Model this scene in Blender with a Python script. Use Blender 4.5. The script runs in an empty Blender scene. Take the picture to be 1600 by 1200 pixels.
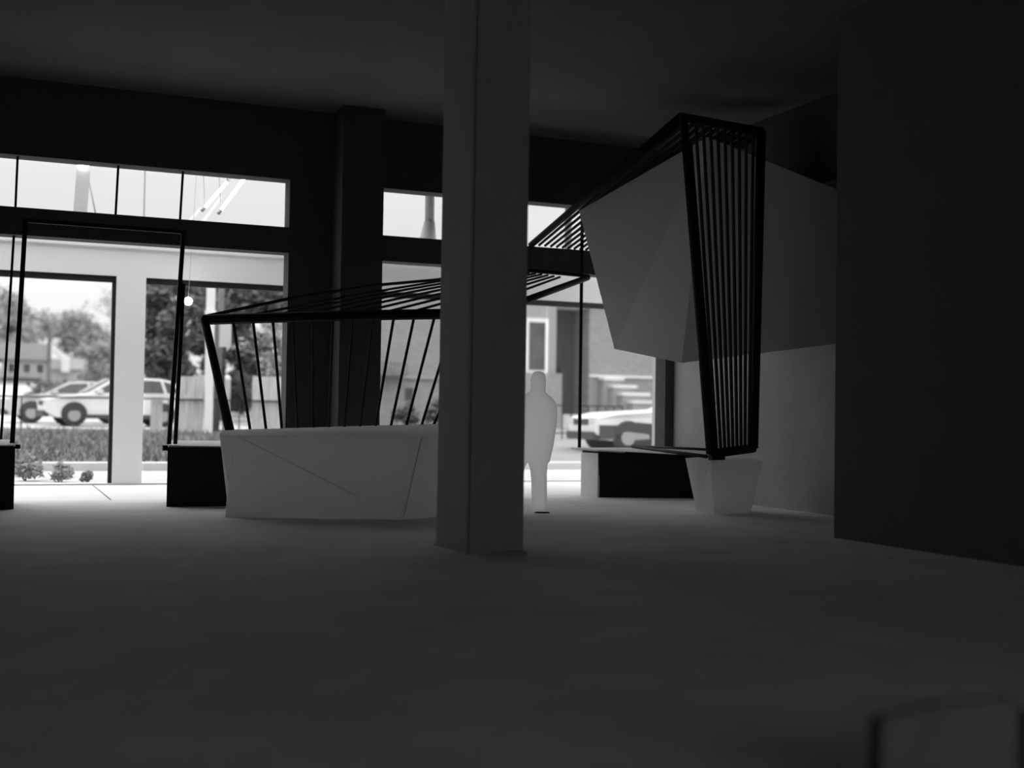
import bpy, bmesh, math, random
from math import radians, sin, cos, pi, atan, atan2, sqrt
from mathutils import Vector, Matrix, Quaternion

# ------------------------------------------------------------------ camera, sky, exposure
scn = bpy.context.scene
COL = scn.collection
cam_data = bpy.data.cameras.new('camera')
cam = bpy.data.objects.new('camera', cam_data)
COL.objects.link(cam)
cam_data.sensor_width = 36.0
cam_data.lens = 1900.0 / 1600.0 * 36.0
cam_data.clip_end = 500
_pitch, _yaw, _roll = atan(50 / 1900.0), radians(-22.9), 0.0155
cam.matrix_world = (Matrix.Translation((0, 0, 1.15)) @ Matrix.Rotation(_yaw, 4, 'Z')
                    @ Matrix.Rotation(pi / 2 + _pitch, 4, 'X') @ Matrix.Rotation(_roll, 4, 'Z'))
cam_data.dof.use_dof = True
cam_data.dof.focus_distance = 14.5
cam_data.dof.aperture_fstop = 0.65
scn.camera = cam

world = bpy.data.worlds.new('overcast_sky')
scn.world = world
world.use_nodes = True
_bg = world.node_tree.nodes['Background']
# standard overcast sky: the zenith three times as bright as the horizon
_nt = world.node_tree
_tc = _nt.nodes.new('ShaderNodeTexCoord')
_sx = _nt.nodes.new('ShaderNodeSeparateXYZ')
_mr = _nt.nodes.new('ShaderNodeMapRange')
_mr.inputs['From Min'].default_value = 0.0
_mr.inputs['From Max'].default_value = 1.0
_mr.inputs['To Min'].default_value = 1.0
_mr.inputs['To Max'].default_value = 3.0
_nt.links.new(_tc.outputs['Generated'], _sx.inputs[0])
_nt.links.new(_sx.outputs['Z'], _mr.inputs['Value'])
_nt.links.new(_mr.outputs['Result'], _bg.inputs['Color'])
_bg.inputs['Strength'].default_value = 0.82

scn.view_settings.view_transform = 'Standard'
scn.view_settings.look = 'None'
scn.view_settings.gamma = 1.0
scn.view_settings.use_curve_mapping = False
scn.view_settings.exposure = 0.3

RNG = random.Random(7)

# ------------------------------------------------------------------ materials
def gray(name, v, rough=0.85, var=0.0, scale=6.0, bump=0.0, bump_scale=60.0, spec=0.25, stretch=None):
    m = bpy.data.materials.new(name)
    m.use_nodes = True
    nt = m.node_tree
    b = nt.nodes['Principled BSDF']
    b.inputs['Roughness'].default_value = rough
    b.inputs['Specular IOR Level'].default_value = spec
    b.inputs['Base Color'].default_value = (v, v, v, 1)
    if var or bump:
        tc = nt.nodes.new('ShaderNodeTexCoord')
        mp = nt.nodes.new('ShaderNodeMapping')
        if stretch:
            mp.inputs['Scale'].default_value = stretch
        nt.links.new(tc.outputs['Object'], mp.inputs['Vector'])
    if var:
        n = nt.nodes.new('ShaderNodeTexNoise')
        n.inputs['Scale'].default_value = scale
        n.inputs['Detail'].default_value = 5
        n.inputs['Roughness'].default_value = 0.6
        nt.links.new(mp.outputs['Vector'], n.inputs['Vector'])
        r = nt.nodes.new('ShaderNodeMapRange')
        r.inputs['From Min'].default_value = 0.3
        r.inputs['From Max'].default_value = 0.7
        r.inputs['To Min'].default_value = v * (1 - var)
        r.inputs['To Max'].default_value = min(1, v * (1 + var))
        nt.links.new(n.outputs['Fac'], r.inputs['Value'])
        nt.links.new(r.outputs['Result'], b.inputs['Base Color'])
    if bump:
        n2 = nt.nodes.new('ShaderNodeTexNoise')
        n2.inputs['Scale'].default_value = bump_scale
        n2.inputs['Detail'].default_value = 3
        nt.links.new(mp.outputs['Vector'], n2.inputs['Vector'])
        bp = nt.nodes.new('ShaderNodeBump')
        bp.inputs['Strength'].default_value = bump
        bp.inputs['Distance'].default_value = 0.02
        nt.links.new(n2.outputs['Fac'], bp.inputs['Height'])
        nt.links.new(bp.outputs['Normal'], b.inputs['Normal'])
    return m

def emit(name, s):
    m = bpy.data.materials.new(name)
    m.use_nodes = True
    b = m.node_tree.nodes['Principled BSDF']
    b.inputs['Base Color'].default_value = (.9, .9, .9, 1)
    b.inputs['Emission Color'].default_value = (1, 1, 1, 1)
    b.inputs['Emission Strength'].default_value = s
    return m

def pane_glass(name, tint):
    m = bpy.data.materials.new(name)
    m.use_nodes = True
    nt = m.node_tree
    nt.nodes.clear()
    o = nt.nodes.new('ShaderNodeOutputMaterial')
    mx = nt.nodes.new('ShaderNodeMixShader')
    t = nt.nodes.new('ShaderNodeBsdfTransparent')
    t.inputs['Color'].default_value = (tint, tint, tint, 1)
    g = nt.nodes.new('ShaderNodeBsdfGlossy')
    g.inputs['Roughness'].default_value = 0.0
    mx.inputs['Fac'].default_value = 0.015
    nt.links.new(t.outputs[0], mx.inputs[1])
    nt.links.new(g.outputs[0], mx.inputs[2])
    nt.links.new(mx.outputs[0], o.inputs['Surface'])
    return m

def brick_mat(name, v, mortar):
    m = bpy.data.materials.new(name)
    m.use_nodes = True
    nt = m.node_tree
    b = nt.nodes['Principled BSDF']
    b.inputs['Roughness'].default_value = 0.9
    tc = nt.nodes.new('ShaderNodeTexCoord')
    mp = nt.nodes.new('ShaderNodeMapping')
    mp.inputs['Rotation'].default_value = (pi / 2, 0, 0)
    bt = nt.nodes.new('ShaderNodeTexBrick')
    bt.inputs['Scale'].default_value = 1.0
    bt.inputs['Brick Width'].default_value = 0.24
    bt.inputs['Row Height'].default_value = 0.085
    bt.inputs['Mortar Size'].default_value = 0.006
    bt.inputs['Color1'].default_value = (v, v, v, 1)
    bt.inputs['Color2'].default_value = (v * .82, v * .82, v * .82, 1)
    bt.inputs['Mortar'].default_value = (mortar, mortar, mortar, 1)
    nt.links.new(tc.outputs['Object'], mp.inputs['Vector'])
    nt.links.new(mp.outputs['Vector'], bt.inputs['Vector'])
    nt.links.new(bt.outputs['Color'], b.inputs['Base Color'])
    return m

def thin_paper(name, v, trans):
    m = gray(name, v, .85, .03, 5)
    nt = m.node_tree
    t = nt.nodes.new('ShaderNodeBsdfTranslucent')
    t.inputs['Color'].default_value = (v, v, v, 1)
    mx = nt.nodes.new('ShaderNodeMixShader')
    mx.inputs['Fac'].default_value = trans
    nt.links.new(nt.nodes['Principled BSDF'].outputs[0], mx.inputs[1])
    nt.links.new(t.outputs[0], mx.inputs[2])
    nt.links.new(mx.outputs[0], nt.nodes['Material Output'].inputs['Surface'])
    return m

M = {
    'vellum': thin_paper('thin_white_vellum', .93, .60),
    'paper_form': thin_paper('folded_form_paper', .74, .30),
    'cutout': thin_paper('thin_cutout_paper', .97, .95),
    'floor': gray('floor_card', .84, .9, .10, 1.3, .25, 45),
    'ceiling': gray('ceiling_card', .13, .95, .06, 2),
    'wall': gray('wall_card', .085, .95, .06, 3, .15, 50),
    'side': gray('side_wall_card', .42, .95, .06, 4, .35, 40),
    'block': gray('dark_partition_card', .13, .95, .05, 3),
    'column': gray('column_card', .50, .9, .07, 3, .2, 60),
    'paper': gray('white_paper', .80, .8, .03, 5, .1, 70),
    'paper_dim': gray('white_card', .70, .85, .05, 6, .15, 70),
    'panel_card': gray('grey_panel_card', .24, .9, .06, 5),
    'black': gray('black_card', .012, .8, .1, 10),
    'stick': gray('black_painted_wood', .012, .7),
    'string': gray('black_thread', .035, .85),
    'slab': gray('white_threshold', .90, .7, .02, 2),
    'trimwhite': gray('white_painted_trim', .86, .6, .02, 2),
    'metal': gray('dark_window_metal', .02, .5),
    'glass': pane_glass('storefront_glass', .92),
    'glass_upper': pane_glass('sky_dimming_glass', .79),  # grey tint added to dim the sky behind the upper panes
    'walk': gray('concrete_walk', .62, .9, .12, 2, .2, 20),
    'kerb': gray('kerb_concrete', .75, .9, .08, 3),
    'grass': gray('lawn_grass', .15, .95, .45, 1.6, .6, 12),
    'grass_blade': gray('grass_blade', .17, .9),
    'road': gray('asphalt', .30, .9, .1, 1),
    'hill': gray('far_ground', .22, .95, .2, .5),
    'leaf_pale': gray('leaf_pale', .50, .9),
    'leaf_mid': gray('leaf_mid', .36, .9),
    'leaf_dark': gray('leaf_dark', .15, .9),
    'leaf_plant': gray('leaf_plant', .40, .8),
    'bark': gray('bark', .16, .95, .3, 8),
    'bark_pale': gray('bark_pale', .33, .95, .2, 8),
    'carwhite': gray('white_car_paint', .82, .3, spec=.5),
    'carsilver': gray('silver_car_paint', .55, .3, spec=.5),
    'carglass': gray('car_window', .06, .15, spec=.6),
    'tyre': gray('tyre_rubber', .07, .9),
    'hub': gray('wheel_hub', .36, .4),
    'bumper': gray('dark_bumper', .08, .7),
    'lampglass': gray('headlight', .7, .2),
    'siding': gray('house_siding', .55, .85, .05, 3),
    'roofdark': gray('roof_shingle', .20, .9, .2, 6),
    'woodwhite': gray('white_wood', .85, .7, .05, 5),
    'fence': gray('pale_fence_board', .55, .85, .2, 3, 0, 60, .25, (4, 4, .6)),
    'brick': brick_mat('pale_brick', .33, .29),
    'panelwall': gray('pale_render', .36, .9, .05, 2),
    'recess': gray('porch_recess', .09, .9),
    'doorpaint': gray('dark_door', .05, .7),
    'winglass': gray('dark_window_glass', .07, .2, .5, 1.2, spec=.6),
    'rail': gray('iron_rail', .03, .7),
    'lampgray': gray('lamp_gray', .45, .6),
    'bulb': emit('bulb_glow', 14.0),
    'tube': emit('tube_glow', 9.0),
}

# ------------------------------------------------------------------ mesh helpers
def mesh_obj(name, verts, faces, mat, parent=None, smooth=False):
    me = bpy.data.meshes.new(name)
    me.from_pydata([tuple(v) for v in verts], [], faces)
    me.update()
    bm = bmesh.new()
    bm.from_mesh(me)
    bmesh.ops.recalc_face_normals(bm, faces=bm.faces)
    bm.to_mesh(me)
    bm.free()
    me.materials.append(M[mat] if isinstance(mat, str) else mat)
    if smooth:
        for p in me.polygons:
            p.use_smooth = True
    o = bpy.data.objects.new(name, me)
    COL.objects.link(o)
    if parent is not None:
        o.parent = parent
    return o

def raw_obj(name, verts, faces, mat, parent=None):
    me = bpy.data.meshes.new(name)
    me.from_pydata(verts, [], faces)
    me.update()
    me.materials.append(M[mat])
    o = bpy.data.objects.new(name, me)
    COL.objects.link(o)
    if parent is not None:
        o.parent = parent
    return o

BOXF = [(0, 1, 3, 2), (4, 6, 7, 5), (0, 4, 5, 1), (2, 3, 7, 6), (0, 2, 6, 4), (1, 5, 7, 3)]
def box_vf(x0, x1, y0, y1, z0, z1):
    return [(x, y, z) for x in (x0, x1) for y in (y0, y1) for z in (z0, z1)], list(BOXF)

class MB:
    def __init__(s):
        s.v, s.f = [], []
    def add(s, v, f):
        n = len(s.v)
        s.v += [tuple(p) for p in v]
        s.f += [tuple(i + n for i in q) for q in f]
        return s
    def box(s, *a):
        return s.add(*box_vf(*a))
    def tube(s, a, b, r, r2=None, n=8):
        return s.add(*tube_vf(a, b, r, r2, n))
    def build(s, name, mat, parent=None, smooth=False):
        return mesh_obj(name, s.v, s.f, mat, parent, smooth)

def tube_vf(a, b, r, r2=None, n=8):
    a, b = Vector(a), Vector(b)
    r2 = r if r2 is None else r2
    d = (b - a).normalized()
    u = d.orthogonal().normalized()
    w = d.cross(u)
    v = []
    for c, rr in ((a, r), (b, r2)):
        for k in range(n):
            t = 2 * pi * k / n
            v.append(c + (u * cos(t) + w * sin(t)) * rr)
    f = [(k, (k + 1) % n, n + (k + 1) % n, n + k) for k in range(n)]
    f += [tuple(range(n))[::-1], tuple(range(n, 2 * n))]
    return v, f

def bar_vf(a, b, w, h=None, up=(0, 0, 1)):
    """square bar between two points"""
    a, b = Vector(a), Vector(b)
    h = w if h is None else h
    d = (b - a).normalized()
    up = Vector(up)
    if abs(d.dot(up)) > .97:
        up = Vector((0, 1, 0))
    s = d.cross(up).normalized()
    t = s.cross(d)
    v = []
    for c in (a, b):
        for i, j in ((-1, -1), (1, -1), (1, 1), (-1, 1)):
            v.append(c + s * i * w / 2 + t * j * h / 2)
    return v, [(0, 1, 2, 3), (7, 6, 5, 4), (0, 4, 5, 1), (1, 5, 6, 2), (2, 6, 7, 3), (3, 7, 4, 0)]

def prism_z(poly, z0, z1):
    n = len(poly)
    v = [(x, y, z0) for x, y in poly] + [(x, y, z1) for x, y in poly]
    f = [tuple(range(n))[::-1], tuple(range(n, 2 * n))] + [(i, (i + 1) % n, n + (i + 1) % n, n + i) for i in range(n)]
    return v, f

def box(name, mat, parent, *a):
    return mesh_obj(name, *box_vf(*a), mat, parent)

def bar(name, mat, parent, a, b, w, h=None, up=(0, 0, 1)):
    return mesh_obj(name, *bar_vf(a, b, w, h, up), mat, parent)

def tube(name, mat, parent, a, b, r, r2=None, n=8):
    return mesh_obj(name, *tube_vf(a, b, r, r2, n), mat, parent, n > 6)

def curve_tube(name, mat, parent, pts, r, n=6):
    pts = [Vector(p) for p in pts]
    v, f = [], []
    for i, p in enumerate(pts):
        d = (pts[min(i + 1, len(pts) - 1)] - pts[max(i - 1, 0)]).normalized()
        s = d.cross(Vector((0, 0, 1))).normalized()
        t = s.cross(d)
        for k in range(n):
            a = 2 * pi * k / n
            v.append(p + (s * cos(a) + t * sin(a)) * r)
    for i in range(len(pts) - 1):
        for k in range(n):
            f.append((i * n + k, i * n + (k + 1) % n, (i + 1) * n + (k + 1) % n, (i + 1) * n + k))
    f += [tuple(range(n))[::-1], tuple(range((len(pts) - 1) * n, len(pts) * n))]
    return mesh_obj(name, v, f, mat, parent)

def empty(name, loc=(0, 0, 0)):
    o = bpy.data.objects.new(name, None)
    o.empty_display_size = .1
    COL.objects.link(o)
    o.location = loc
    return o

def tag(o, label, cat, group=None, kind=None):
    o['label'] = label
    o['category'] = cat
    if group:
        o['group'] = group
    if kind:
        o['kind'] = kind
    return o

def struct(o):
    o['kind'] = 'structure'
    return o

def thing(name, loc, label, cat, group=None):
    """Empty at the thing's base; parts are built in world coordinates and then parented."""
    return tag(empty(name, loc), label, cat, group)

def settle(root):
    """children were modelled in world coordinates: shift them under the root's own place"""
    inv = Matrix.Translation(-Vector(root.location))
    for c in root.children:
        if c.type == 'MESH':
            c.data.transform(inv)
            for g in c.children:
                if g.type == 'MESH':
                    g.data.transform(inv)
    return root

def lerp(a, b, t):
    return Vector(a) * (1 - t) + Vector(b) * t

# ------------------------------------------------------------------ room shell
CEIL = 5.2
YI, YO = 16.0, 16.3                         # front wall, inner and outer face
struct(box('floor', 'floor', None, -6.0, 9.7, -3.0, YO, -.15, 0))
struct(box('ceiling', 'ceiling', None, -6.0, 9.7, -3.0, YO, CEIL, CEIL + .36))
struct(box('shade_slab', 'wall', None, 4.1, 12.5, 15.5, 19.5, CEIL + .36, CEIL + .46))  # unseen slab, added to darken the right part of the lintel

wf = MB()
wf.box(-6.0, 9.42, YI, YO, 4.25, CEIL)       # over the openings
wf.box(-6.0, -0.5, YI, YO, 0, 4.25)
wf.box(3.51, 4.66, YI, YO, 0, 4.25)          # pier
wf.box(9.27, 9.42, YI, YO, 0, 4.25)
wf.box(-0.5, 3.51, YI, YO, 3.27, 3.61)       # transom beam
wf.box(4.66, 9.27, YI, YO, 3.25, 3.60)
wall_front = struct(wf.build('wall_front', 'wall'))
box('pilaster', 'wall', wall_front, 4.09, 4.655, 15.5, YI - .001, 0, CEIL - .001)

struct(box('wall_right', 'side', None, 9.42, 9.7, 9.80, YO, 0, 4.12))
struct(box('wall_right_upper_shade', 'wall', None, 9.42, 9.7, 9.80, YO, 4.12, CEIL))  # shade on the upper side wall, painted in as darker card
wp = MB()
wp.box(7.63, 9.7, -3.0, 9.84, 0, CEIL)
struct(wp.build('wall_right_partition', 'block'))
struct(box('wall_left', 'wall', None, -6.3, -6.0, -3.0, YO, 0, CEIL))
wb = MB()  # opening in the unseen back wall, added for fill light
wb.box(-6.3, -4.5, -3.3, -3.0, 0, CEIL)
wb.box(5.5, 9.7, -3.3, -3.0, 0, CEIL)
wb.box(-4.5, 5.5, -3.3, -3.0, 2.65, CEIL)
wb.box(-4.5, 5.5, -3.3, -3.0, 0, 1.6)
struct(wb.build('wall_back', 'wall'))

# thin glazing sticks standing in the openings of the front wall
w1 = struct(empty('window_1', (1.3, 16.12, 3.61)))
for a, b in (((.150, 16.12, 4.25), (.140, 16.12, 3.61)), ((1.335, 16.12, 4.25), (1.316, 16.12, 3.61)),
             ((2.135, 16.12, 4.25), (2.112, 16.12, 3.61))):
    bar('glazing_stick', 'stick', w1, a, b, .028)
bar('glazing_stick', 'stick', w1, (.131, 16.12, 3.27), (.02, 16.12, 0), .030)
settle(w1)

# ------------------------------------------------------------------ column
col = thing('square_column', (3.86, 9.83, 0), 'tall square grey card column standing free in the middle of the floor', 'column')
box('shaft', 'column', col, 3.635, 4.12, 9.46, 10.20, 0.012, CEIL)
box('card_face', 'column', col, 3.605, 3.628, 9.475, 10.20, 0.012, CEIL)
pv, pf = prism_z([(3.585, 10.22), (3.60, 9.44), (3.80, 9.435), (4.10, 9.33), (4.14, 9.45), (4.14, 10.22)], 0, .012)
mesh_obj('torn_base', pv, pf, 'column', col)
settle(col)

# ------------------------------------------------------------------ black boxes with pale tops, portal frame
def dark_box(poly, h, label, cat, top_tilt, lip=None, group=None):
    cx = sum(p[0] for p in poly) / len(poly)
    cy = sum(p[1] for p in poly) / len(poly)
    r = thing('low_box', (cx, cy, 0), label, cat, group)
    v, f = prism_z(poly, 0, h)
    mesh_obj('body', v, f, 'black', r)
    ins = [(cx + (x - cx) * .985, cy + (y - cy) * .97) for x, y in poly]
    ymin = min(p[1] for p in ins)
    v, f = prism_z(ins, h, h + .012)
    n = len(ins)
    v = v[:n] + [(x, y, z + (y - ymin) * top_tilt) for x, y, z in v[n:]]
    mesh_obj('top_card', v, f, 'paper_dim', r)
    if lip:
        box('lip', 'black', r, *lip)
    return settle(r)

dark_box([(1.885, 15.02), (3.35, 14.93), (3.35, 15.9), (2.02, 15.9)], .715,
         'low black card box with pale top behind the long white bench', 'box', .05, (1.83, 1.884, 15.0, 15.10, .672, .735))
dark_box([(-2.4, 14.98), (.195, 14.98), (.195, 15.9), (-2.4, 15.9)], .715,
         'low black card box under the far leg of the portal frame', 'box', .05, (.196, .25, 14.98, 15.08, .69, .735))

pt = thing('portal_frame', (1.1, 15.06, .73), 'thin black stick portal frame spanning between two low black boxes', 'frame')
bar('leg', 'stick', pt, (.163, 15.15, 0.748), (.243, 15.15, 3.32), .052)
bar('leg', 'stick', pt, (1.905, 15.08, .748), (2.03, 15.15, 3.32), .048)
bar('leg', 'stick', pt, (1.985, 15.12, .748), (2.045, 15.17, 2.7), .044)
bar('crossbar', 'stick', pt, (.215, 15.15, 3.33), (2.06, 15.15, 3.325), .045)
settle(pt)

# ------------------------------------------------------------------ long white folded bench
bn = thing('folded_bench', (3.4, 13.3, 0), 'long white folded paper bench carrying the black string canopy', 'bench')
V = [(2.313, 13.448, 0), (4.107, 12.717, 0), (5.05, 13.25, 0), (4.9, 13.9, 0), (2.5, 14.35, 0),       # 0-4 base
     (2.233, 13.456, .905), (2.39, 13.31, .890), (4.294, 12.666, .922), (4.95, 13.03, .955),           # 5-8 top front
     (4.85, 13.75, 1.045), (2.45, 14.40, .935),                                                      # 9-10 top back
     (2.335, 13.46, .37)]                                                                            # 11 kink
Fb = [(0, 11, 6), (0, 6, 1), (6, 7, 1), (11, 5, 6), (1, 7, 8, 2), (2, 8, 9, 3), (3, 9, 10, 4), (4, 10, 5, 11), (4, 11, 0), (5, 10, 9, 8, 7, 6), (0, 1, 2, 3, 4)]
mesh_obj('shell', V, Fb, 'vellum', bn)
# crease shade across the bench front, drawn as thin darker strips
def crease(name, par, a, b, w, mat='paper_dim', out=(0, -1, 0)):
    o = Vector(out).normalized() * .004
    return bar(name, mat, par, Vector(a) + o, Vector(b) + o, w, .006, out)
crease('fold_shade_line', bn, (2.40, 13.302, .885), lerp((2.39, 13.31, .89), (4.107, 12.717, 0), .72), .007)
crease('fold_shade_line', bn, (4.285, 12.67, .90), (4.115, 12.72, .05), .010)
settle(bn)

# ------------------------------------------------------------------ string canopy (bars, strands down to the bench, strings up to the back)
cn = thing('string_canopy', (3.4, 14.0, .95), 'black string canopy with slanted bars rising over the white bench', 'string sculpture')
P1, P2, R_ = Vector((2.234, 14.77, 2.24)), Vector((5.263, 13.163, 2.345)), Vector((7.80, 15.72, 3.165))
E0 = Vector((6.514, 15.6, 3.21))
curve_tube('edge_bar', 'stick', cn, [P1, lerp(P1, P2, .5) + Vector((0, 0, .012)), P2], .062, 8)
tube('edge_bar', 'stick', cn, P2, R_, .045)
tube('edge_bar', 'stick', cn, (6.2, 15.5, 3.20), R_ + Vector((.03, 0, .02)), .025)
tube('leg', 'stick', cn, P1 + Vector((.01, 0, .02)), (2.50, 14.36, .93), .048, .056)
tube('leg', 'stick', cn, lerp(P1, P2, .985), (4.80, 13.75, 1.03), .018)
NS = 12
for k in range(NS):
    t = k / (NS - 1)
    tube('strand', 'string', cn, lerp((2.555, 14.60, 2.22), (4.90, 13.355, 2.29), t), lerp((2.72, 14.28, .95), (4.66, 13.78, 1.025), t), .017, None, 6)
# top edge thread, bowed
curve_tube('string', 'string', cn, [P1 + Vector((.05, 0, .05)), (3.205, 14.6, 2.526), (4.357, 14.9, 2.782), (5.32, 15.2, 2.94), E0], .022, 6)
NA = 9
for k in range(NA):
    t = k / (NA - 1)
    a = lerp(P1, P2, .17 + .76 * t) + Vector((0, 0, .045))
    b = lerp(E0, R_, .02 + .62 * t) + Vector((0, 0, -.02 - .02 * t))
    mid = lerp(a, b, .5) + Vector((0, 0, .02 * (1 - t)))
    curve_tube('string', 'string', cn, [a, lerp(a, b, .25) + Vector((0, 0, .015 * (1 - t))), mid, lerp(a, b, .75) + Vector((0, 0, .01 * (1 - t))), b], .017, 6)
settle(cn)

# ------------------------------------------------------------------ black box and paper pot on the side
dark = thing('low_box', (8.6, 15.7, 0), 'low box with black front and pale end face beside the front wall corner', 'box')
poly = [(7.90, 15.98), (7.99, 15.64), (9.38, 15.16), (9.40, 15.98)]
v, f = prism_z(poly, 0, .655)
v[4:] = [(7.88, 15.98, .665), (7.96, 15.60, .655), (9.38, 15.16, .60), (9.40, 15.98, .66)]
mesh_obj('body', v, f, 'black', dark)
mesh_obj('end_card', *prism_z([(7.865, 15.98), (7.955, 15.62), (7.985, 15.62), (7.895, 15.98)], 0, .635), 'paper_dim', dark)
mesh_obj('top_card', [(7.70, 15.98, .685), (7.92, 15.57, .662), (9.38, 15.13, .607), (9.40, 15.98, .69)] + [(7.70, 15.98, .705), (7.92, 15.57, .682), (9.38, 15.13, .618), (9.40, 15.98, .71)],
         [(0, 1, 2, 3), (7, 6, 5, 4), (0, 4, 5, 1), (1, 5, 6, 2), (2, 6, 7, 3), (3, 7, 4, 0)], 'paper_dim', dark)
mesh_obj('edge_strip', *bar_vf((7.96, 15.575, .655), (9.38, 15.12, .595), .02, .045), 'black', dark)
settle(dark)

pot = thing('folded_pot', (8.3, 12.8, 0), 'small white folded paper pot tapering to the floor under the string tower', 'pot')
V = [(8.089, 13.155, 0), (7.988, 12.581, 0), (8.56, 12.66, 0), (8.72, 13.0, 0), (8.6, 13.4, 0),
     (7.775, 12.91, .665), (7.841, 12.448, .660), (8.62, 12.50, .635), (8.86, 12.95, .65), (8.55, 13.45, .68)]
mesh_obj('shell', V, [(0, 1, 2, 3, 4), (5, 9, 8, 7, 6), (0, 5, 6, 1), (1, 6, 7, 2), (2, 7, 8, 3), (3, 8, 9, 4), (4, 9, 5, 0)], 'vellum', pot)
settle(pot)

# ------------------------------------------------------------------ string tower: leaning frame on the pot, strings fanning back to the canopy
tw = thing('string_tower', (8.2, 12.55, .7), 'tall black stick frame strung with vertical threads standing on the paper pot', 'string sculpture')
TL, TR = Vector((7.345, 12.326, 4.69)), Vector((8.53, 12.473, 4.68))
BL, BR = Vector((7.862, 12.47, .735)), Vector((8.555, 12.60, .80))
tube('post', 'stick', tw, TL, BL, .050, .060)
tube('post', 'stick', tw, TL + Vector((.10, .02, -.3)), BL + Vector((.03, 0, .02)), .032, .04)
tube('post', 'stick', tw, TR, BR, .060, .055)
tube('top_bar', 'stick', tw, TL, TR, .055)
TLr, TRr = Vector((7.842, 13.194, 4.95)), Vector((9.11, 13.311, 4.906))
tube('top_bar', 'stick', tw, TLr, TRr, .05)
tube('side_bar', 'stick', tw, TL, TLr, .045)
tube('side_bar', 'stick', tw, TR, TRr, .045)
tube('bottom_bar', 'stick', tw, BL, BR, .055)
bar('foot', 'stick', tw, BL + Vector((-.02, -.02, -.05)), BL + Vector((.17, 0, -.045)), .08, .05)
for k in range(9):
    t = (k + .8) / 9.6
    tube('thread', 'string', tw, lerp(TL, TR, .07 + .90 * t), lerp(BL, BR, .06 + .90 * t), .021, .022, 6)
# ruled strings from the top bar down to the back edge of the canopy
tube('edge_bar', 'stick', tw, TLr, (7.00, 15.965, 3.605), .062, .046)
for k in range(10):
    t = (k + 1) / 10.0
    tube('thread', 'string', tw, lerp(TLr, TRr, t), lerp((7.04, 15.97, 3.62), (7.98, 15.97, 3.60), t), .030 if k % 3 else .036, .020, 6)
tube('prop', 'stick', tw, (7.735, 15.78, .71), (7.74, 15.8, 4.10), .026)
settle(tw)

# white sheet with black edges reaching from the low box to the foot of the tower
sh = thing('pointed_sheet', (8.1, 13.6, .7), 'narrow pale pointed sheet with black edges between the low box and paper pot', 'sheet')
S0, S1, S2 = Vector((8.45, 15.50, .735)), Vector((8.02, 12.80, .765)), Vector((7.86, 12.56, .70))
mesh_obj('sheet', [S0, S1, S2] + [p - Vector((0, 0, .012)) for p in (S0, S1, S2)], [(0, 1, 2), (5, 4, 3), (0, 3, 4, 1), (1, 4, 5, 2), (2, 5, 3, 0)], 'paper_dim', sh)
tube('edge', 'stick', sh, S0 + Vector((0, 0, .01)), S1 + Vector((0, 0, .01)), .018)
tube('edge', 'stick', sh, S0, S2, .022)
settle(sh)

# ------------------------------------------------------------------ faceted white form on the side wall
fc = thing('faceted_form', (9.42, 13.6, 3.2), 'large white faceted paper form jutting from the side wall behind the string tower', 'wall form')
L_, B2 = Vector((7.287, 14.976, 3.98)), Vector((7.64, 14.556, 2.077))
T_, B_ = Vector((8.244, 13.247, 4.744)), Vector((8.014, 13.427, 1.86))
W1, W2 = Vector((9.418, 11.90, 3.885)), Vector((9.418, 11.90, 2.10))
W3, W4 = Vector((9.418, 13.3, 4.1)), Vector((9.418, 13.3, 2.2))
fv = [L_, B2, T_, B_, W1, W2, W3, W4]
mesh_obj('shell', fv, [(0, 1, 2), (1, 3, 2), (2, 3, 5, 4), (1, 7, 5, 3), (0, 2, 6), (2, 4, 6), (0, 6, 7, 1), (4, 5, 7, 6)], 'paper_form', fc)
settle(fc)

# ------------------------------------------------------------------ flat cut-out person
def figure():
    s = 14.545 / 1900.0
    right = [(840, 579.5), (847, 580.5), (851, 585), (852.5, 592), (852.3, 603), (851.5, 611), (854, 615), (862, 620), (868, 629), (871, 640),
             (870.5, 656), (868, 678), (865.5, 697), (862, 712), (860.5, 720), (857, 724), (856, 740), (856.6, 770), (857.5, 800.5),
             (835, 800.5), (833, 790), (832, 752), (829.5, 731), (825.8, 722.5)]
    left = [(821.5, 730), (817, 748), (813, 775), (811, 800.5), (791, 800.5), (793, 770), (801, 735), (806, 715), (810, 695), (812, 670), (811, 645), (813, 630), (819, 617),
            (828, 611), (829.5, 603), (829, 592), (830.5, 585), (834, 580.8)]
    pts = [((x - 840) * s, (800.5 - y) * s) for x, y in right + left]
    n = len(pts)
    root = thing('person_cutout', (5.955, 13.30, 0), 'flat white card cut-out of a standing person beside the grey column', 'cutout')
    ang = radians(-22.9)
    def P(u, d, z):
        return (5.955 + u * cos(ang) - d * sin(ang), 13.30 + u * sin(ang) + d * cos(ang), z)
    v = [P(u, -.018, z) for u, z in pts] + [P(u, .018, z) for u, z in pts]
    f = [tuple(range(n)), tuple(range(2 * n - 1, n - 1, -1))] + [(i, (i + 1) % n, n + (i + 1) % n, n + i) for i in range(n)]
    mesh_obj('silhouette', v, f, 'cutout', root)
    for u, w in ((.075, .085), (-.29, .07)):  # thin dark pad at the base of each leg
        v, f = box_vf(-1, 1, -1, 1, 0, 1)
        v = [P(u + a * w, b * .045 - .02, c * .014) for a, b, c in v]
        mesh_obj('dark_foot_pad', v, f, 'bumper', root)
    return settle(root)
figure()

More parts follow.
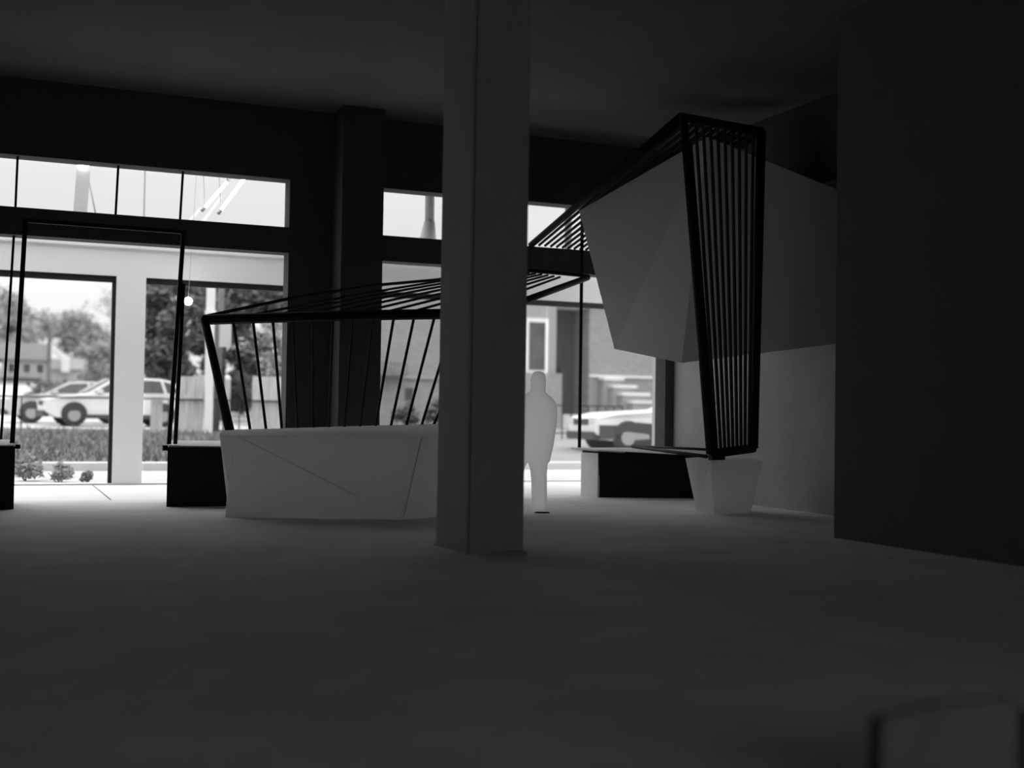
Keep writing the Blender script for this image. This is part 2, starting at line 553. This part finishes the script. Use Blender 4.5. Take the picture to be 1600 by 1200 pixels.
# ------------------------------------------------------------------ low card panel close to the viewer
lp = thing('low_card_panel', (2.6, 2.8, 0), 'low grey card upstand with a black strip for the dark gap at its end on the open floor', 'panel')
mesh_obj('card', [(2.30, 2.745, 0), (2.57, 2.82, 0), (2.86, 2.80, 0), (2.86, 2.84, 0), (2.57, 2.86, 0), (2.30, 2.785, 0),
                  (2.30, 2.745, .318), (2.57, 2.82, .320), (2.86, 2.80, .322), (2.86, 2.84, .322), (2.57, 2.86, .320), (2.30, 2.785, .318)],
         [(5, 4, 3, 2, 1, 0), (6, 7, 8, 9, 10, 11)] + [(i, (i + 1) % 6, 6 + (i + 1) % 6, 6 + i) for i in range(6)], 'panel_card', lp)
bar('slot_strip', 'black', lp, (2.282, 2.75, 0), (2.278, 2.75, .325), .022)  # black strips paint in the darkness of the open gaps
bar('slot_strip', 'black', lp, (2.880, 2.80, 0), (2.880, 2.80, .29), .022)
settle(lp)

# ------------------------------------------------------------------ threshold and storefront outside the openings
th = struct(box('threshold_slab', 'slab', None, -8, 12.5, YO, 19.62, -.15, -.004))
box('slab_joint', 'bumper', th, 1.355, 1.372, YO + .01, 19.6, -.02, -.002)
struct(box('sill', 'trimwhite', None, -8, 12.5, 19.64, 19.95, -.15, .02))
sf_tilt = 0.0
box('sill_groove', 'metal', th, -8, 12.5, 19.62, 19.638, -.05, -.001)

post = thing('storefront_post', (1.86, 19.8, 0), 'wide white painted storefront post carrying the long white lintel', 'post')
box('shaft', 'trimwhite', post, 1.645, 2.085, 19.66, 19.98, .02, 3.22)
settle(post)
ln = thing('storefront_lintel', (4, 19.8, 3.22), 'long white painted storefront lintel above the street windows', 'lintel')
box('fascia', 'trimwhite', ln, -8, 12.5, 19.66, 20.0, 3.22, 3.69)
box('cap_moulding', 'trimwhite', ln, -8, 12.5, 19.60, 20.02, 3.66, 3.70)
settle(ln)
def glazing(n, x0, x1, left=True, right=True):
    w = struct(empty('window_%d' % n, ((x0 + x1) / 2, 19.8, .02)))
    box('frame_head', 'metal', w, x0, x1, 19.70, 19.80, 3.125, 3.219)
    if left:
        box('frame_jamb', 'metal', w, x0, x0 + .045, 19.70, 19.80, .02, 3.145)
    if right:
        box('frame_jamb', 'metal', w, x1 - .055, x1, 19.70, 19.80, .02, 3.145)
    box('pane', 'glass', w, x0 + .03, x1 - .03, 19.745, 19.757, .021, 3.15)
    settle(w)
glazing(2, -2.6, 1.643)
glazing(3, 2.087, 4.60, False, True)
glazing(4, 4.60, 9.00, True, False)
glazing(5, 9.00, 11.55, False, True)
struct(box('trim_1', 'lampgray', None, 11.3, 12.5, 19.66, 19.98, .02, 3.22))

w6 = struct(empty('window_6', (3, 19.85, 3.70)))
for x0, x1 in ((-3.4, 2.05), (2.05, 5.0), (5.0, 8.0), (8.0, 12.5)):
    box('pane', 'glass_upper', w6, x0 + .015, x1 - .015, 19.875, 19.885, 3.70, 6.4)
for x in (2.05, 5.0, 8.0):
    box('mullion', 'lampgray', w6, x - .012, x + .012, 19.86, 19.90, 3.70, 6.4)
settle(w6)

# reflections in the glass, built as lamps and things hung before the storefront
tr = thing('lamp_rail', (4, 18.5, 5.5), 'grey lamp rail hung outside above the front wall openings', 'rail')
box('rail', 'lampgray', tr, -3, 11.0, 18.45, 18.55, 5.45, 5.55)
for x in (-2.6, 3.4, 10.6):
    bar('bracket', 'lampgray', tr, (x, 18.45, 5.47), (x, 16.33, 4.9), .06)
settle(tr)

def reflection_tube(a, b, label):  # tube reflections in the glass, built as glowing hanging tubes
    a, b = Vector(a), Vector(b)
    r = thing('reflection_tube', a, label, 'lamp')
    tube('glowing_tube', 'tube', r, a, b, .022)
    tube('socket', 'lampgray', r, b, b + (b - a).normalized() * .08, .026)
    tube('socket', 'lampgray', r, a, a - (b - a).normalized() * .08, .026)
    tube('cable', 'lampgray', r, b, (b.x, 18.5, 5.44), .008)
    tube('cable', 'lampgray', r, a, (a.x - .1, 18.5, 5.44), .005)
    settle(r)
reflection_tube((3.02, 18.5, 4.18), (3.47, 18.5, 4.86), 'slanting bright fluorescent tube built for a lamp reflection in the upper glass, longer of the pair')
reflection_tube((2.80, 18.62, 4.22), (3.12, 18.62, 4.63), 'slanting fluorescent tube built for a lamp reflection in the upper glass, shorter of the pair')

pd = thing('reflection_pendant', (6.33, 18.5, 3.95), 'grey stem with flared white shade, a glass reflection built as a pendant', 'lamp')  # a reflection in the upper glass, given the shape of a pendant
tube('stem', 'lampgray', pd, (6.33, 18.5, 4.25), (6.32, 18.5, 5.445), .075, .075, 16)
tube('shade', 'trimwhite', pd, (6.30, 18.5, 3.90), (6.33, 18.5, 4.26), .15, .085, 20)
settle(pd)
tag(tube('reflection_pipe', 'lampgray', None, (8.80, 18.5, 3.72), (8.80, 18.5, 5.445), .06, .06, 14), 'pale grey band of glass reflection built as a pipe behind the fanned strings', 'pipe')  # grey reflection band, added as a hanging pipe

st = thing('reflection_stand', (1.16, 19.8, 3.70), 'short pale grey stand with glowing bulb, built for a reflection above the lintel', 'lamp')  # reflection shape and bright spot, added as a stand with bulb
mesh_obj('board_leg', *bar_vf((1.07, 19.8, 3.70), (1.13, 19.8, 4.86), .20, .03, (0, 1, 0)), 'siding', st)
tube('rod_leg', 'lampgray', st, (1.42, 19.8, 3.70), (1.18, 19.8, 4.86), .014)
bm = bmesh.new()
bmesh.ops.create_uvsphere(bm, u_segments=16, v_segments=10, radius=.085)
bmesh.ops.translate(bm, verts=bm.verts, vec=(1.125, 19.8, 4.95))
me = bpy.data.meshes.new('bulb')
bm.to_mesh(me)
bm.free()
me.materials.append(M['bulb'])
ob = bpy.data.objects.new('bulb', me)
COL.objects.link(ob)
ob.parent = st
settle(st)

gb = thing('reflection_globe', (2.68, 19.3, 2.85), 'small bright globe on a thin wire, built for a lamp reflection in the window', 'lamp')  # spot of reflected lamp light, added as a glowing globe
bm = bmesh.new()
bmesh.ops.create_uvsphere(bm, u_segments=14, v_segments=9, radius=.062)
bmesh.ops.translate(bm, verts=bm.verts, vec=(2.68, 19.3, 2.85))
me = bpy.data.meshes.new('globe')
bm.to_mesh(me)
bm.free()
me.materials.append(M['bulb'])
ob = bpy.data.objects.new('globe', me)
COL.objects.link(ob)
ob.parent = gb
tube('wire', 'lampgray', gb, (2.68, 19.3, 2.90), (2.68, 18.5, 5.445), .003, .003, 5)
settle(gb)

# ------------------------------------------------------------------ street: ground
def gz(y):
    pts = [(19.9, -.03), (25.2, -.02), (25.6, .10), (30, .30), (38, .63), (46, .72), (56, .95), (90, 3.3), (140, 5.5)]
    if y <= pts[0][0]:
        return pts[0][1]
    for (a, za), (b, zb) in zip(pts, pts[1:]):
        if y <= b:
            return za + (zb - za) * (y - a) / (b - a)
    return pts[-1][1]

def ground(name, mat, x0, x1, ys, dz=0.0, nx=2, jit=0.0):
    v, f = [], []
    for i in range(nx + 1):
        for y in ys:
            v.append((x0 + (x1 - x0) * i / nx, y, gz(y) + dz + RNG.uniform(-jit, jit)))
    m = len(ys)
    for i in range(nx):
        for j in range(m - 1):
            f.append((i * m + j, i * m + j + 1, (i + 1) * m + j + 1, (i + 1) * m + j))
    # skirt for thickness
    n = len(v)
    v += [(x, y, z - .3) for x, y, z in v]
    f += [tuple(n + k for k in q)[::-1] for q in f]
    for j in range(m - 1):
        f.append((j, n + j, n + j + 1, j + 1))
        k = nx * m + j
        f.append((k, k + 1, n + k + 1, n + k))
    for i in range(nx):
        a, b = i * m, (i + 1) * m
        f.append((a, b, n + b, n + a))
        a, b = i * m + m - 1, (i + 1) * m + m - 1
        f.append((a, n + a, n + b, b))
    return struct(mesh_obj(name, v, f, mat))

ground('sidewalk', 'walk', -12, 40, [19.96, 24.4])
struct(mesh_obj('kerb', *box_vf(-12, 40, 25.0, 25.55, -.3, .11), 'kerb'))
ground('gutter', 'road', -12, 40, [24.4, 25.0], -.02)
ground('lawn', 'grass', -12, 10.5, [25.55, 28, 30, 34, 37.2], 0, 12, .02)
ground('road', 'road', 10.5, 40, [25.55, 28, 30, 34, 38, 43.5])
ground('street', 'walk', -20, 10.5, [37.2, 38, 46, 52], 0, 2)
ground('far_ground', 'hill', -60, 60, [52, 56, 66], 0, 4)
ground('far_street', 'walk', -60, 60, [66, 80], 0, 4)
ground('far_hill', 'hill', -60, 60, [80, 90, 140], 0, 4)
ground('yard', 'hill', 10.5, 40, [43.5, 46, 52], 0, 2)

# grass tufts on the lawn: nobody could count them
gv, gf = [], []
for _ in range(9000):
    x, y = RNG.uniform(-4, 10.4), 25.7 + 11.3 * RNG.random() ** 1.3
    if 35.4 < y < 36.5:
        continue
    z = gz(y)
    h = RNG.uniform(.05, .20)
    a = RNG.uniform(0, pi)
    w = RNG.uniform(.01, .03)
    k = len(gv)
    gv += [(x - w * cos(a), y - w * sin(a), z - .02), (x + w * cos(a), y + w * sin(a), z - .02), (x + RNG.uniform(-.08, .08), y + RNG.uniform(-.08, .08), z + h)]
    gf.append((k, k + 1, k + 2))
tag(raw_obj('grass', gv, gf, 'grass_blade'), 'rough dark grass on the bank below the parked cars', 'grass', None, 'stuff')

# ------------------------------------------------------------------ plants and trees
def leaf_cloud(centres, count, size, rng, flat=.6):
    """centres: list of (x,y,z,rx,rz); leaves scattered through ellipsoids"""
    v, f = [], []
    wts = [c[3] * c[3] * c[4] for c in centres]
    tot = sum(wts)
    for c, wgt in zip(centres, wts):
        for _ in range(max(4, int(count * wgt / tot))):
            while True:
                p = Vector((rng.uniform(-1, 1), rng.uniform(-1, 1), rng.uniform(-1, 1)))
                if p.length <= 1:
                    break
            p = p * (.55 + .45 * rng.random())
            q = Vector((c[0] + p.x * c[3], c[1] + p.y * c[3], c[2] + p.z * c[4]))
            d = Vector((rng.gauss(0, 1), rng.gauss(0, 1), rng.gauss(0, 1))).normalized()
            e = d.orthogonal().normalized()
            s = size * rng.uniform(.6, 1.4)
            k = len(v)
            v += [tuple(q - d * s), tuple(q + e * s * flat), tuple(q + d * s), tuple(q - e * s * flat)]
            f.append((k, k + 1, k + 2, k + 3))
    return v, f

def branches(mb, base, direction, length, radius, depth, rng, tips, spread=.55):
    end = Vector(base) + Vector(direction) * length
    mb.tube(base, end, radius, radius * .65, 5)
    if depth == 0:
        tips.append(end)
        return
    for _ in range(3 if depth > 1 else 2):
        d = (Vector(direction) + Vector((rng.gauss(0, spread), rng.gauss(0, spread), rng.gauss(.1, spread * .7)))).normalized()
        branches(mb, end, d, length * rng.uniform(.6, .85), radius * .6, depth - 1, rng, tips, spread)

def tree(x, y, height, crown_r, leaf, count, size, label, seed, bark='bark', group=None, depth=3, lean=0, crown_low=.3):
    rng = random.Random(seed)
    z = gz(y)
    r = thing('tree', (x, y, z), label, 'tree', group)
    mb, tips = MB(), []
    branches(mb, (x, y, z - .1), Vector((lean, 0, 1)).normalized(), height * (.42 if depth == 2 else .36 if depth == 3 else .30), height * .022, depth, rng, tips)
    mb.build('trunk', bark, r)
    cs = []
    for t in tips:
        cs.append((t.x, t.y, t.z, crown_r * .33, crown_r * .30))
    for _ in range(26):
        a = rng.uniform(0, 2 * pi)
        cs.append((x + cos(a) * crown_r * rng.uniform(.1, .7), y + sin(a) * crown_r * .6, z + height * rng.uniform(crown_low, .92), crown_r * .40, crown_r * .34))
    v, f = leaf_cloud(cs, count, size, rng)
    raw_obj('foliage', v, f, leaf, r)
    return settle(r)

G1 = 'trees beyond the parked cars'  # far leaf and bark colours made paler to paint in haze
tree(-1.6, 80, 6.4, 2.3, 'leaf_mid', 3800, .15, 'leafy grey tree beside the far house, half cut by the picture edge', 1, 'bark_pale', G1)
tree(1.2, 108, 6.2, 2.8, 'leaf_mid', 4400, .17, 'rounded grey tree rising behind the roof of the far house', 2, 'bark_pale', G1)
tree(5.4, 99, 5.2, 2.5, 'leaf_mid', 3400, .15, 'low broad tree standing next to the white gable of the house', 3, 'bark_pale', G1, 4)
tree(9.4, 103, 7.4, 2.4, 'leaf_pale', 1300, .13, 'thin half bare tree beside the white storefront post', 4, 'bark_pale', G1, 4)
tree(6.9, 93.5, 2.6, 1.9, 'leaf_mid', 2800, .13, 'low bushy tree between the house gable and the white storefront post', 5, 'bark_pale', G1, 3, 0, .12)
G2 = 'dark evergreen trees behind the fence'
for i, (x, y, h, c, lab) in enumerate([
        (5.5, 45.2, 5.4, 1.45, 'dense dark evergreen just behind the white parked car'),
        (9.0, 43.2, 5.2, 1.30, 'dense dark evergreen behind the pale fence by the pier'),
        (8.2, 48.8, 6.0, 1.60, 'dense dark evergreen behind the pale street pole'),
        (6.6, 56, 6.9, 1.9, 'tall dark evergreen set back between the white car and the street pole')]):
    tree(x, y, h, c, 'leaf_dark', 10000, .15, lab, 20 + i, 'bark', G2, 2, 0, .10)
tree(8.5, 40, 3.9, .85, 'leaf_mid', 900, .09, 'light twiggy tree in front of the dark evergreens beside the pier', 31, 'bark', None, 3, .05, .3)

def shrub(x, y, r_, h, leaf, count, size, label, seed, group=None):
    rng = random.Random(seed)
    z = gz(y)
    r = thing('shrub', (x, y, z), label, 'shrub', group)
    mb = MB()
    for _ in range(5):
        a = rng.uniform(0, 2 * pi)
        mb.tube((x, y, z - .03), (x + cos(a) * r_ * .6, y + sin(a) * r_ * .5, z + h * .7), .02 * h + .004, .006, 5)
    mb.build('stem', 'bark', r)
    cs = [(x + rng.uniform(-.55, .55) * r_, y + rng.uniform(-.4, .4) * r_, z + h * rng.uniform(.3, .75), r_ * .5, h * .3) for _ in range(7)]
    v, f = leaf_cloud(cs, count, size, rng)
    raw_obj('foliage', v, f, leaf, r)
    return settle(r)

GP = 'pale leafy plants at the window sill'
for i, (x, y, r_, h, lab) in enumerate([
        (.45, 21.3, .30, .36, 'widest leafy plant outside the sill, close to the low black box'),
        (.92, 20.9, .25, .22, 'low pale leafy plant at the sill between two taller ones'),
        (.40, 22.6, .28, .42, 'tall leafy plant set back from the sill beside the black box'),
        (1.02, 22.4, .22, .30, 'medium leafy plant set back on the sidewalk near the kerb'),
        (1.36, 20.8, .13, .18, 'smallest leafy plant at the sill near the white storefront post')]):
    shrub(x, y, r_, h, 'leaf_plant' if i % 2 else 'leaf_mid', 320, .045, lab, 50 + i, GP)
GH = 'low dark shrubs along the brick house'
for x, h, lab in ((13.15, 1.0, 'low dark shrub below the balcony of the brick house beside the pier'),
                  (14.3, 1.2, 'low dark shrub below the small window of the brick house'),
                  (15.45, 1.05, 'low dark shrub at the brick house close to the grey column')):
    shrub(x, 40.5, .53, h, 'leaf_dark', 900, .09, lab, 70 + int(x), GH)
shrub(2.2, 60, 1.6, 1.3, 'leaf_dark', 900, .12, 'dark rounded bush under the gable of the far house', 80)
shrub(4.9, 62, 1.8, 1.9, 'leaf_dark', 1000, .12, 'dark bush between the far house and the white storefront post', 81)

# ------------------------------------------------------------------ cars
def car(x, y, z, rot, paint, label, s=1.0, hood_z=.98, roof_z=1.50, shift=0.0):
    r = tag(empty('parked_car', (x, y, z)), label, 'car')
    W = .86
    prof = [(0.02, .42), (0.0, .62), (.06, .80), (.55, .91), (1.15, hood_z), (4.05, 1.02), (4.26, .96), (4.30, .60), (4.24, .34), (3.95, .28), (.35, .26)]
    bm = bmesh.new()
    vs = []
    for sgn in (-1, 1):
        vs.append([bm.verts.new((px, sgn * W * (.93 if px < .3 or px > 4.1 else 1), pz)) for px, pz in prof])
    n = len(prof)
    bm.faces.new(vs[0])
    bm.faces.new(vs[1][::-1])
    for i in range(n):
        bm.faces.new((vs[0][i], vs[1][i], vs[1][(i + 1) % n], vs[0][(i + 1) % n]))
    bmesh.ops.recalc_face_normals(bm, faces=bm.faces)
    bmesh.ops.bevel(bm, geom=bm.edges[:], offset=.05, segments=2, affect='EDGES', profile=.6)
    me = bpy.data.meshes.new('body')
    bm.to_mesh(me)
    bm.free()
    me.materials.append(M[paint])
    body = bpy.data.objects.new('body', me)
    COL.objects.link(body)
    body.parent = r
    # cabin with tapering sides
    cab = [(1.10, hood_z - .03, .80), (1.95, roof_z - .04, .64), (2.35, roof_z, .62), (3.35, roof_z - .02, .62), (3.75, roof_z - .10, .63), (4.15, .98, .78)]
    v = [(a, -w, b) for a, b, w in cab] + [(a, w, b) for a, b, w in cab]
    k = len(cab)
    f = [tuple(range(k)), tuple(range(2 * k - 1, k - 1, -1))] + [(i, k + i, k + i + 1, i + 1) for i in range(k - 1)] + [(k - 1, 2 * k - 1, k, 0)]
    mesh_obj('cabin', v, f, paint, r)
    def side_w(zz):
        return .80 + (.63 - .80) * (zz - hood_z) / (roof_z - hood_z) + .012
    for sgn in (-1, 1):
        for q in ([(1.38, hood_z + .05), (2.02, roof_z - .11), (2.55, roof_z - .08), (2.55, hood_z + .05)],
                  [(2.65, hood_z + .05), (2.65, roof_z - .08), (3.35, roof_z - .09), (3.45, hood_z + .05)],
                  [(3.54, hood_z + .06), (3.45, roof_z - .10), (3.68, roof_z - .16), (3.92, hood_z + .08)]):
            v = [(a, sgn * side_w(b), b) for a, b in q] + [(a, sgn * (side_w(b) - .02), b) for a, b in q]
            mesh_obj('side_window', v, [(0, 1, 2, 3), (7, 6, 5, 4)] + [(i, (i + 1) % 4, 4 + (i + 1) % 4, 4 + i) for i in range(4)], 'carglass', r)
        box('door_mirror', paint, r, 1.45, 1.62, sgn * .86 - .08, sgn * .86 + .08, hood_z + .02, hood_z + .14)
        box('side_sill', 'bumper', r, .9, 3.3, sgn * .86 - .02, sgn * .86 + .02, .24, .36)
        for wx in (.82, 3.42):
            w = mesh_obj('wheel', *tube_vf((wx, sgn * .70, .33), (wx, sgn * .885, .33), .33, .33, 24), 'tyre', r, True)
            mesh_obj('hub', *tube_vf((wx, sgn * .86, .33), (wx, sgn * .90, .33), .20, .17, 14), 'hub', w)
            mesh_obj('arch', *tube_vf((wx, sgn * .80, .38), (wx, sgn * .868, .36), .37, .37, 20), 'bumper', r)
        box('headlight', 'lampglass', r, -.005, .18, sgn * .62 - .16, sgn * .62 + .16, .66, .78)
    v = [(1.20, -.70, hood_z + .05), (1.20, .70, hood_z + .05), (1.93, .58, roof_z - .05), (1.93, -.58, roof_z - .05)]
    v += [(a - .03, b, c + .02) for a, b, c in v]
    mesh_obj('windscreen', v, [(0, 1, 2, 3), (7, 6, 5, 4)] + [(i, (i + 1) % 4, 4 + (i + 1) % 4, 4 + i) for i in range(4)], 'carglass', r)
    box('front_bumper', 'bumper', r, -.05, .12, -.76, .76, .28, .46)
    box('grille', 'bumper', r, -.012, .05, -.42, .42, .62, .76)
    if shift:
        box('side_shade_panel', 'bumper', r, .12, 4.2 + shift, -.885, .885, .30, .62)  # dark box paints the shadow along the lower body side
        for ch in r.children:
            for vv in ch.data.vertices:
                if vv.co.x > 1.0:
                    vv.co.x += shift
            for gch in ch.children:
                for vv in gch.data.vertices:
                    if vv.co.x > 1.0:
                        vv.co.x += shift
    r.rotation_euler = (0, 0, rot)
    r.scale = (s, s, s)
    return r

car(1.18, 38.9, gz(38.9), radians(6), 'carwhite', 'white parked car facing the bank beside the white storefront post', 1.0, .98, 1.50)
car(.15, 42.6, gz(42.6), radians(3), 'carsilver', 'pale silver car parked behind the white car', .98, .96, 1.42)
c3 = car(14.25, 29.0, gz(29.0), radians(-3), 'carwhite', 'white long-nosed car passing the brick house, only its front showing', 1.12, 1.02, 1.5, 1.0)

# ------------------------------------------------------------------ far house
hs = thing('far_house', (2.9, 86, gz(86)), 'pale sided house with dark roof and white gable board beyond the street', 'house')
z0 = gz(85)
box('wall', 'siding', hs, .2, 5.2, 84.9, 91, z0 - .3, z0 + 1.5)
mesh_obj('roof', [(-.1, 84.5, z0 + 1.35), (3.0, 84.5, z0 + 1.35), (3.0, 88, z0 + 2.6), (-.1, 88, z0 + 2.6), (-.1, 91.4, z0 + 1.35), (3.0, 91.4, z0 + 1.35)],
         [(0, 1, 2, 3), (3, 2, 5, 4), (0, 3, 4), (1, 5, 2), (0, 4, 5, 1)], 'roofdark', hs)
mesh_obj('gable', [(3.0, 84.6, z0 + 1.5), (5.2, 84.6, z0 + .9), (5.2, 90, z0 + .9), (3.0, 90, z0 + 2.3), (3.0, 84.6, z0 + .8), (5.2, 84.6, z0 + .8), (5.2, 90, z0 + .8), (3.0, 90, z0 + .8)],
         [(0, 1, 2, 3), (4, 7, 6, 5), (0, 4, 5, 1), (1, 5, 6, 2), (2, 6, 7, 3), (3, 7, 4, 0)], 'siding', hs)
bar('gable_board', 'woodwhite', hs, (3.0, 84.3, z0 + 2.35), (4.15, 84.3, z0 + 1.45), .30, .12, (0, 1, 0))
box('chimney', 'woodwhite', hs, 3.75, 4.25, 84.2, 84.7, z0 + .6, z0 + 1.5)
for x in (.5, 1.4, 2.2):
    w = box('window', 'woodwhite', hs, x, x + .55, 84.85, 84.9, z0 + .45, z0 + 1.15)
    box('pane', 'winglass', w, x + .07, x + .48, 84.83, 84.86, z0 + .52, z0 + 1.08)
box('porch', 'recess', hs, .2, 2.6, 84.2, 84.89, z0 - .2, z0 + .16)
settle(hs)
tag(mesh_obj('utility_pole', *tube_vf((2.85, 80, gz(80) - .1), (2.83, 80, 6.15), .13, .11, 10), 'bark', None), 'dark wooden utility pole standing before the far house', 'pole')

# ------------------------------------------------------------------ fence, poles, sign
def board_fence(x0, x1, zt, label, n):
    r = thing('board_fence', ((x0 + x1) / 2, 36, gz(36)), label, 'fence')
    w = (x1 - x0) / n
    for i in range(n):
        d = RNG.uniform(-.01, .01)
        box('board', 'fence', r, x0 + i * w + .006, x0 + (i + 1) * w - .006, 36 + d, 36.03 + d, gz(36) - .15 if x0 < 6 else gz(36) - .02, zt)
    box('rail', 'fence', r, x0, x1, 35.95, 35.99, 1.47, 1.53)
    return settle(r)
board_fence(4.76, 5.50, 2.15, 'pale upright board fence panel between the white car and pale pole', 3)
board_fence(6.90, 8.10, 2.21, 'pale upright board fence panel beside the dark pier', 5)
board_fence(4.02, 4.36, 1.44, 'low pale fence panel in front of the white parked car', 2)
lp_ = thing('street_pole', (5.6, 35.6, gz(35.6)), 'tall pale square street pole beside the dark tree trunk', 'pole')
box('shaft', 'woodwhite', lp_, 5.47, 5.69, 35.5, 35.7, gz(35.6) - .15, 5.4)
box('collar', 'woodwhite', lp_, 5.44, 5.72, 35.47, 35.73, 3.95, 4.05)
settle(lp_)
tk = thing('tree', (5.88, 36.1, gz(36)), 'straight dark tree trunk rising close behind the pale street pole', 'tree')
tube('trunk', 'bark', tk, (5.88, 36.2, gz(36) - .1), (5.98, 36.2, 5.2), .12, .10, 10)
tube('branch', 'bark', tk, (5.95, 36.2, 3.9), (6.5, 36.2, 5.4), .05, .03)
settle(tk)
fp = thing('fence_post', (6.17, 36, gz(36)), 'pale fence post with a round white cap', 'post')
box('shaft', 'fence', fp, 6.07, 6.25, 35.93, 36.1, gz(36) - .1, 2.03)
bm = bmesh.new()
bmesh.ops.create_uvsphere(bm, u_segments=12, v_segments=8, radius=.11)
bmesh.ops.translate(bm, verts=bm.verts, vec=(6.16, 36.01, 2.11))
me = bpy.data.meshes.new('cap')
bm.to_mesh(me)
bm.free()
me.materials.append(M['woodwhite'])
ob = bpy.data.objects.new('cap', me)
COL.objects.link(ob)
ob.parent = fp
settle(fp)
sg = thing('street_sign', (5.74, 34, gz(34)), 'blank pale street sign on a thin post near the pale pole', 'sign')
box('plate', 'siding', sg, 5.58, 5.90, 33.97, 34.0, 2.93, 3.62)
tube('post', 'rail', sg, (5.74, 34.03, gz(34) - .1), (5.74, 34.03, 3.5), .025)
settle(sg)
tag(box('fence_rail', 'rail', None, -3.0, 8.1, 35.80, 35.84, 1.46, 1.50), 'thin dark rail running along the fence before the cars', 'rail')
for i, x in enumerate((-2.9, .6, 4.5, 6.5)):
    tag(tube('rail_post', 'rail', None, (x, 35.82, gz(35.8) - .1), (x, 35.82, 1.5), .02), 'thin dark post under the long fence rail', 'post', 'posts of the long fence rail')

# ------------------------------------------------------------------ pale brick house across the road
bh = thing('brick_house', (19, 46, gz(44)), 'pale brick house with recessed porch, white window and front steps', 'house')
z0 = gz(44) - .2
box('brick_wall', 'brick', bh, 11.2, 18.2, 44, 52, z0, 6.3)
box('brick_wall', 'brick', bh, 21.95, 30, 44, 52, z0, 6.3)
box('rendered_wall', 'panelwall', bh, 18.2, 20.38, 43.8, 52, z0, 6.3)
box('porch_back', 'recess', bh, 20.38, 21.95, 45.4, 52, z0, 6.3)
box('porch_ceiling', 'trimwhite', bh, 20.38, 21.95, 43.7, 45.4, 5.72, 6.3)
box('porch_floor', 'walk', bh, 20.38, 22.4, 43.5, 45.4, z0, 1.25)
box('roof_edge', 'trimwhite', bh, 11.0, 30.2, 43.6, 52.2, 6.3, 6.45)
wn = box('window', 'woodwhite', bh, 19.02, 20.00, 43.72, 43.80, 2.80, 5.02)
box('pane', 'winglass', wn, 19.17, 19.86, 43.70, 43.76, 2.98, 4.86)
dr = box('door', 'doorpaint', bh, 20.42, 21.00, 45.30, 45.40, 1.25, 4.45)
box('handle', 'hub', dr, 20.92, 20.96, 45.27, 45.30, 2.7, 2.85)
box('string_course', 'panelwall', bh, 11.1, 18.2, 43.90, 44.0, 2.50, 2.62)
box('string_course', 'trimwhite', bh, 21.95, 30, 43.92, 44.0, 2.78, 2.86)
bal = box('balcony_floor', 'roofdark', bh, 12.9, 14.05, 43.3, 44, 2.58, 2.70)
for i in range(8):
    box('baluster', 'roofdark', bal, 12.95 + i * .15, 12.99 + i * .15, 43.32, 43.36, 2.70, 3.02)
box('balcony_rail', 'roofdark', bal, 12.9, 14.05, 43.31, 43.37, 3.02, 3.08)
box('wall_lamp', 'rail', bh, 21.0, 21.2, 45.1, 45.4, 2.9, 3.2)
box('small_window', 'winglass', bh, 14.2, 14.5, 43.96, 44.02, 1.7, 2.15)
box('porch_side_wall', 'brick', bh, 18.3, 20.45, 43.35, 43.6, z0, 2.85)
box('porch_soffit', 'trimwhite', bh, 20.75, 21.9, 43.9, 45.2, 5.55, 5.72)  # white soffit panel under the porch ceiling
settle(bh)
sp = thing('front_steps', (23.3, 43, gz(43)), 'flight of pale concrete steps leading to the brick house porch', 'steps')
for i in range(4):
    zt = 2.78 - .31 * i
    box('step', 'kerb', sp, 22.35 + .22 * i, 23.3 + .38 * i, 43.9 - .4 * (i + 1), 43.9 - .4 * i, zt - .13, zt)
    box('riser', 'panelwall', sp, 22.42 + .22 * i, 23.2 + .38 * i, 43.88 - .4 * (i + 1) + .08, 43.9 - .4 * i, gz(43) - .1, zt - .13)
settle(sp)
rl = thing('iron_railing', (16.9, 34, gz(34)), 'dark iron railing along the road before the brick house', 'railing')
box('top_rail', 'rail', rl, 14.2, 18.2, 33.98, 34.02, 1.48, 1.52)
box('bottom_rail', 'rail', rl, 14.2, 18.2, 33.98, 34.02, .62, .66)
for i in range(14):
    box('baluster', 'rail', rl, 14.25 + i * .3, 14.28 + i * .3, 33.985, 34.015, gz(34) - .05, 1.50)
settle(rl)
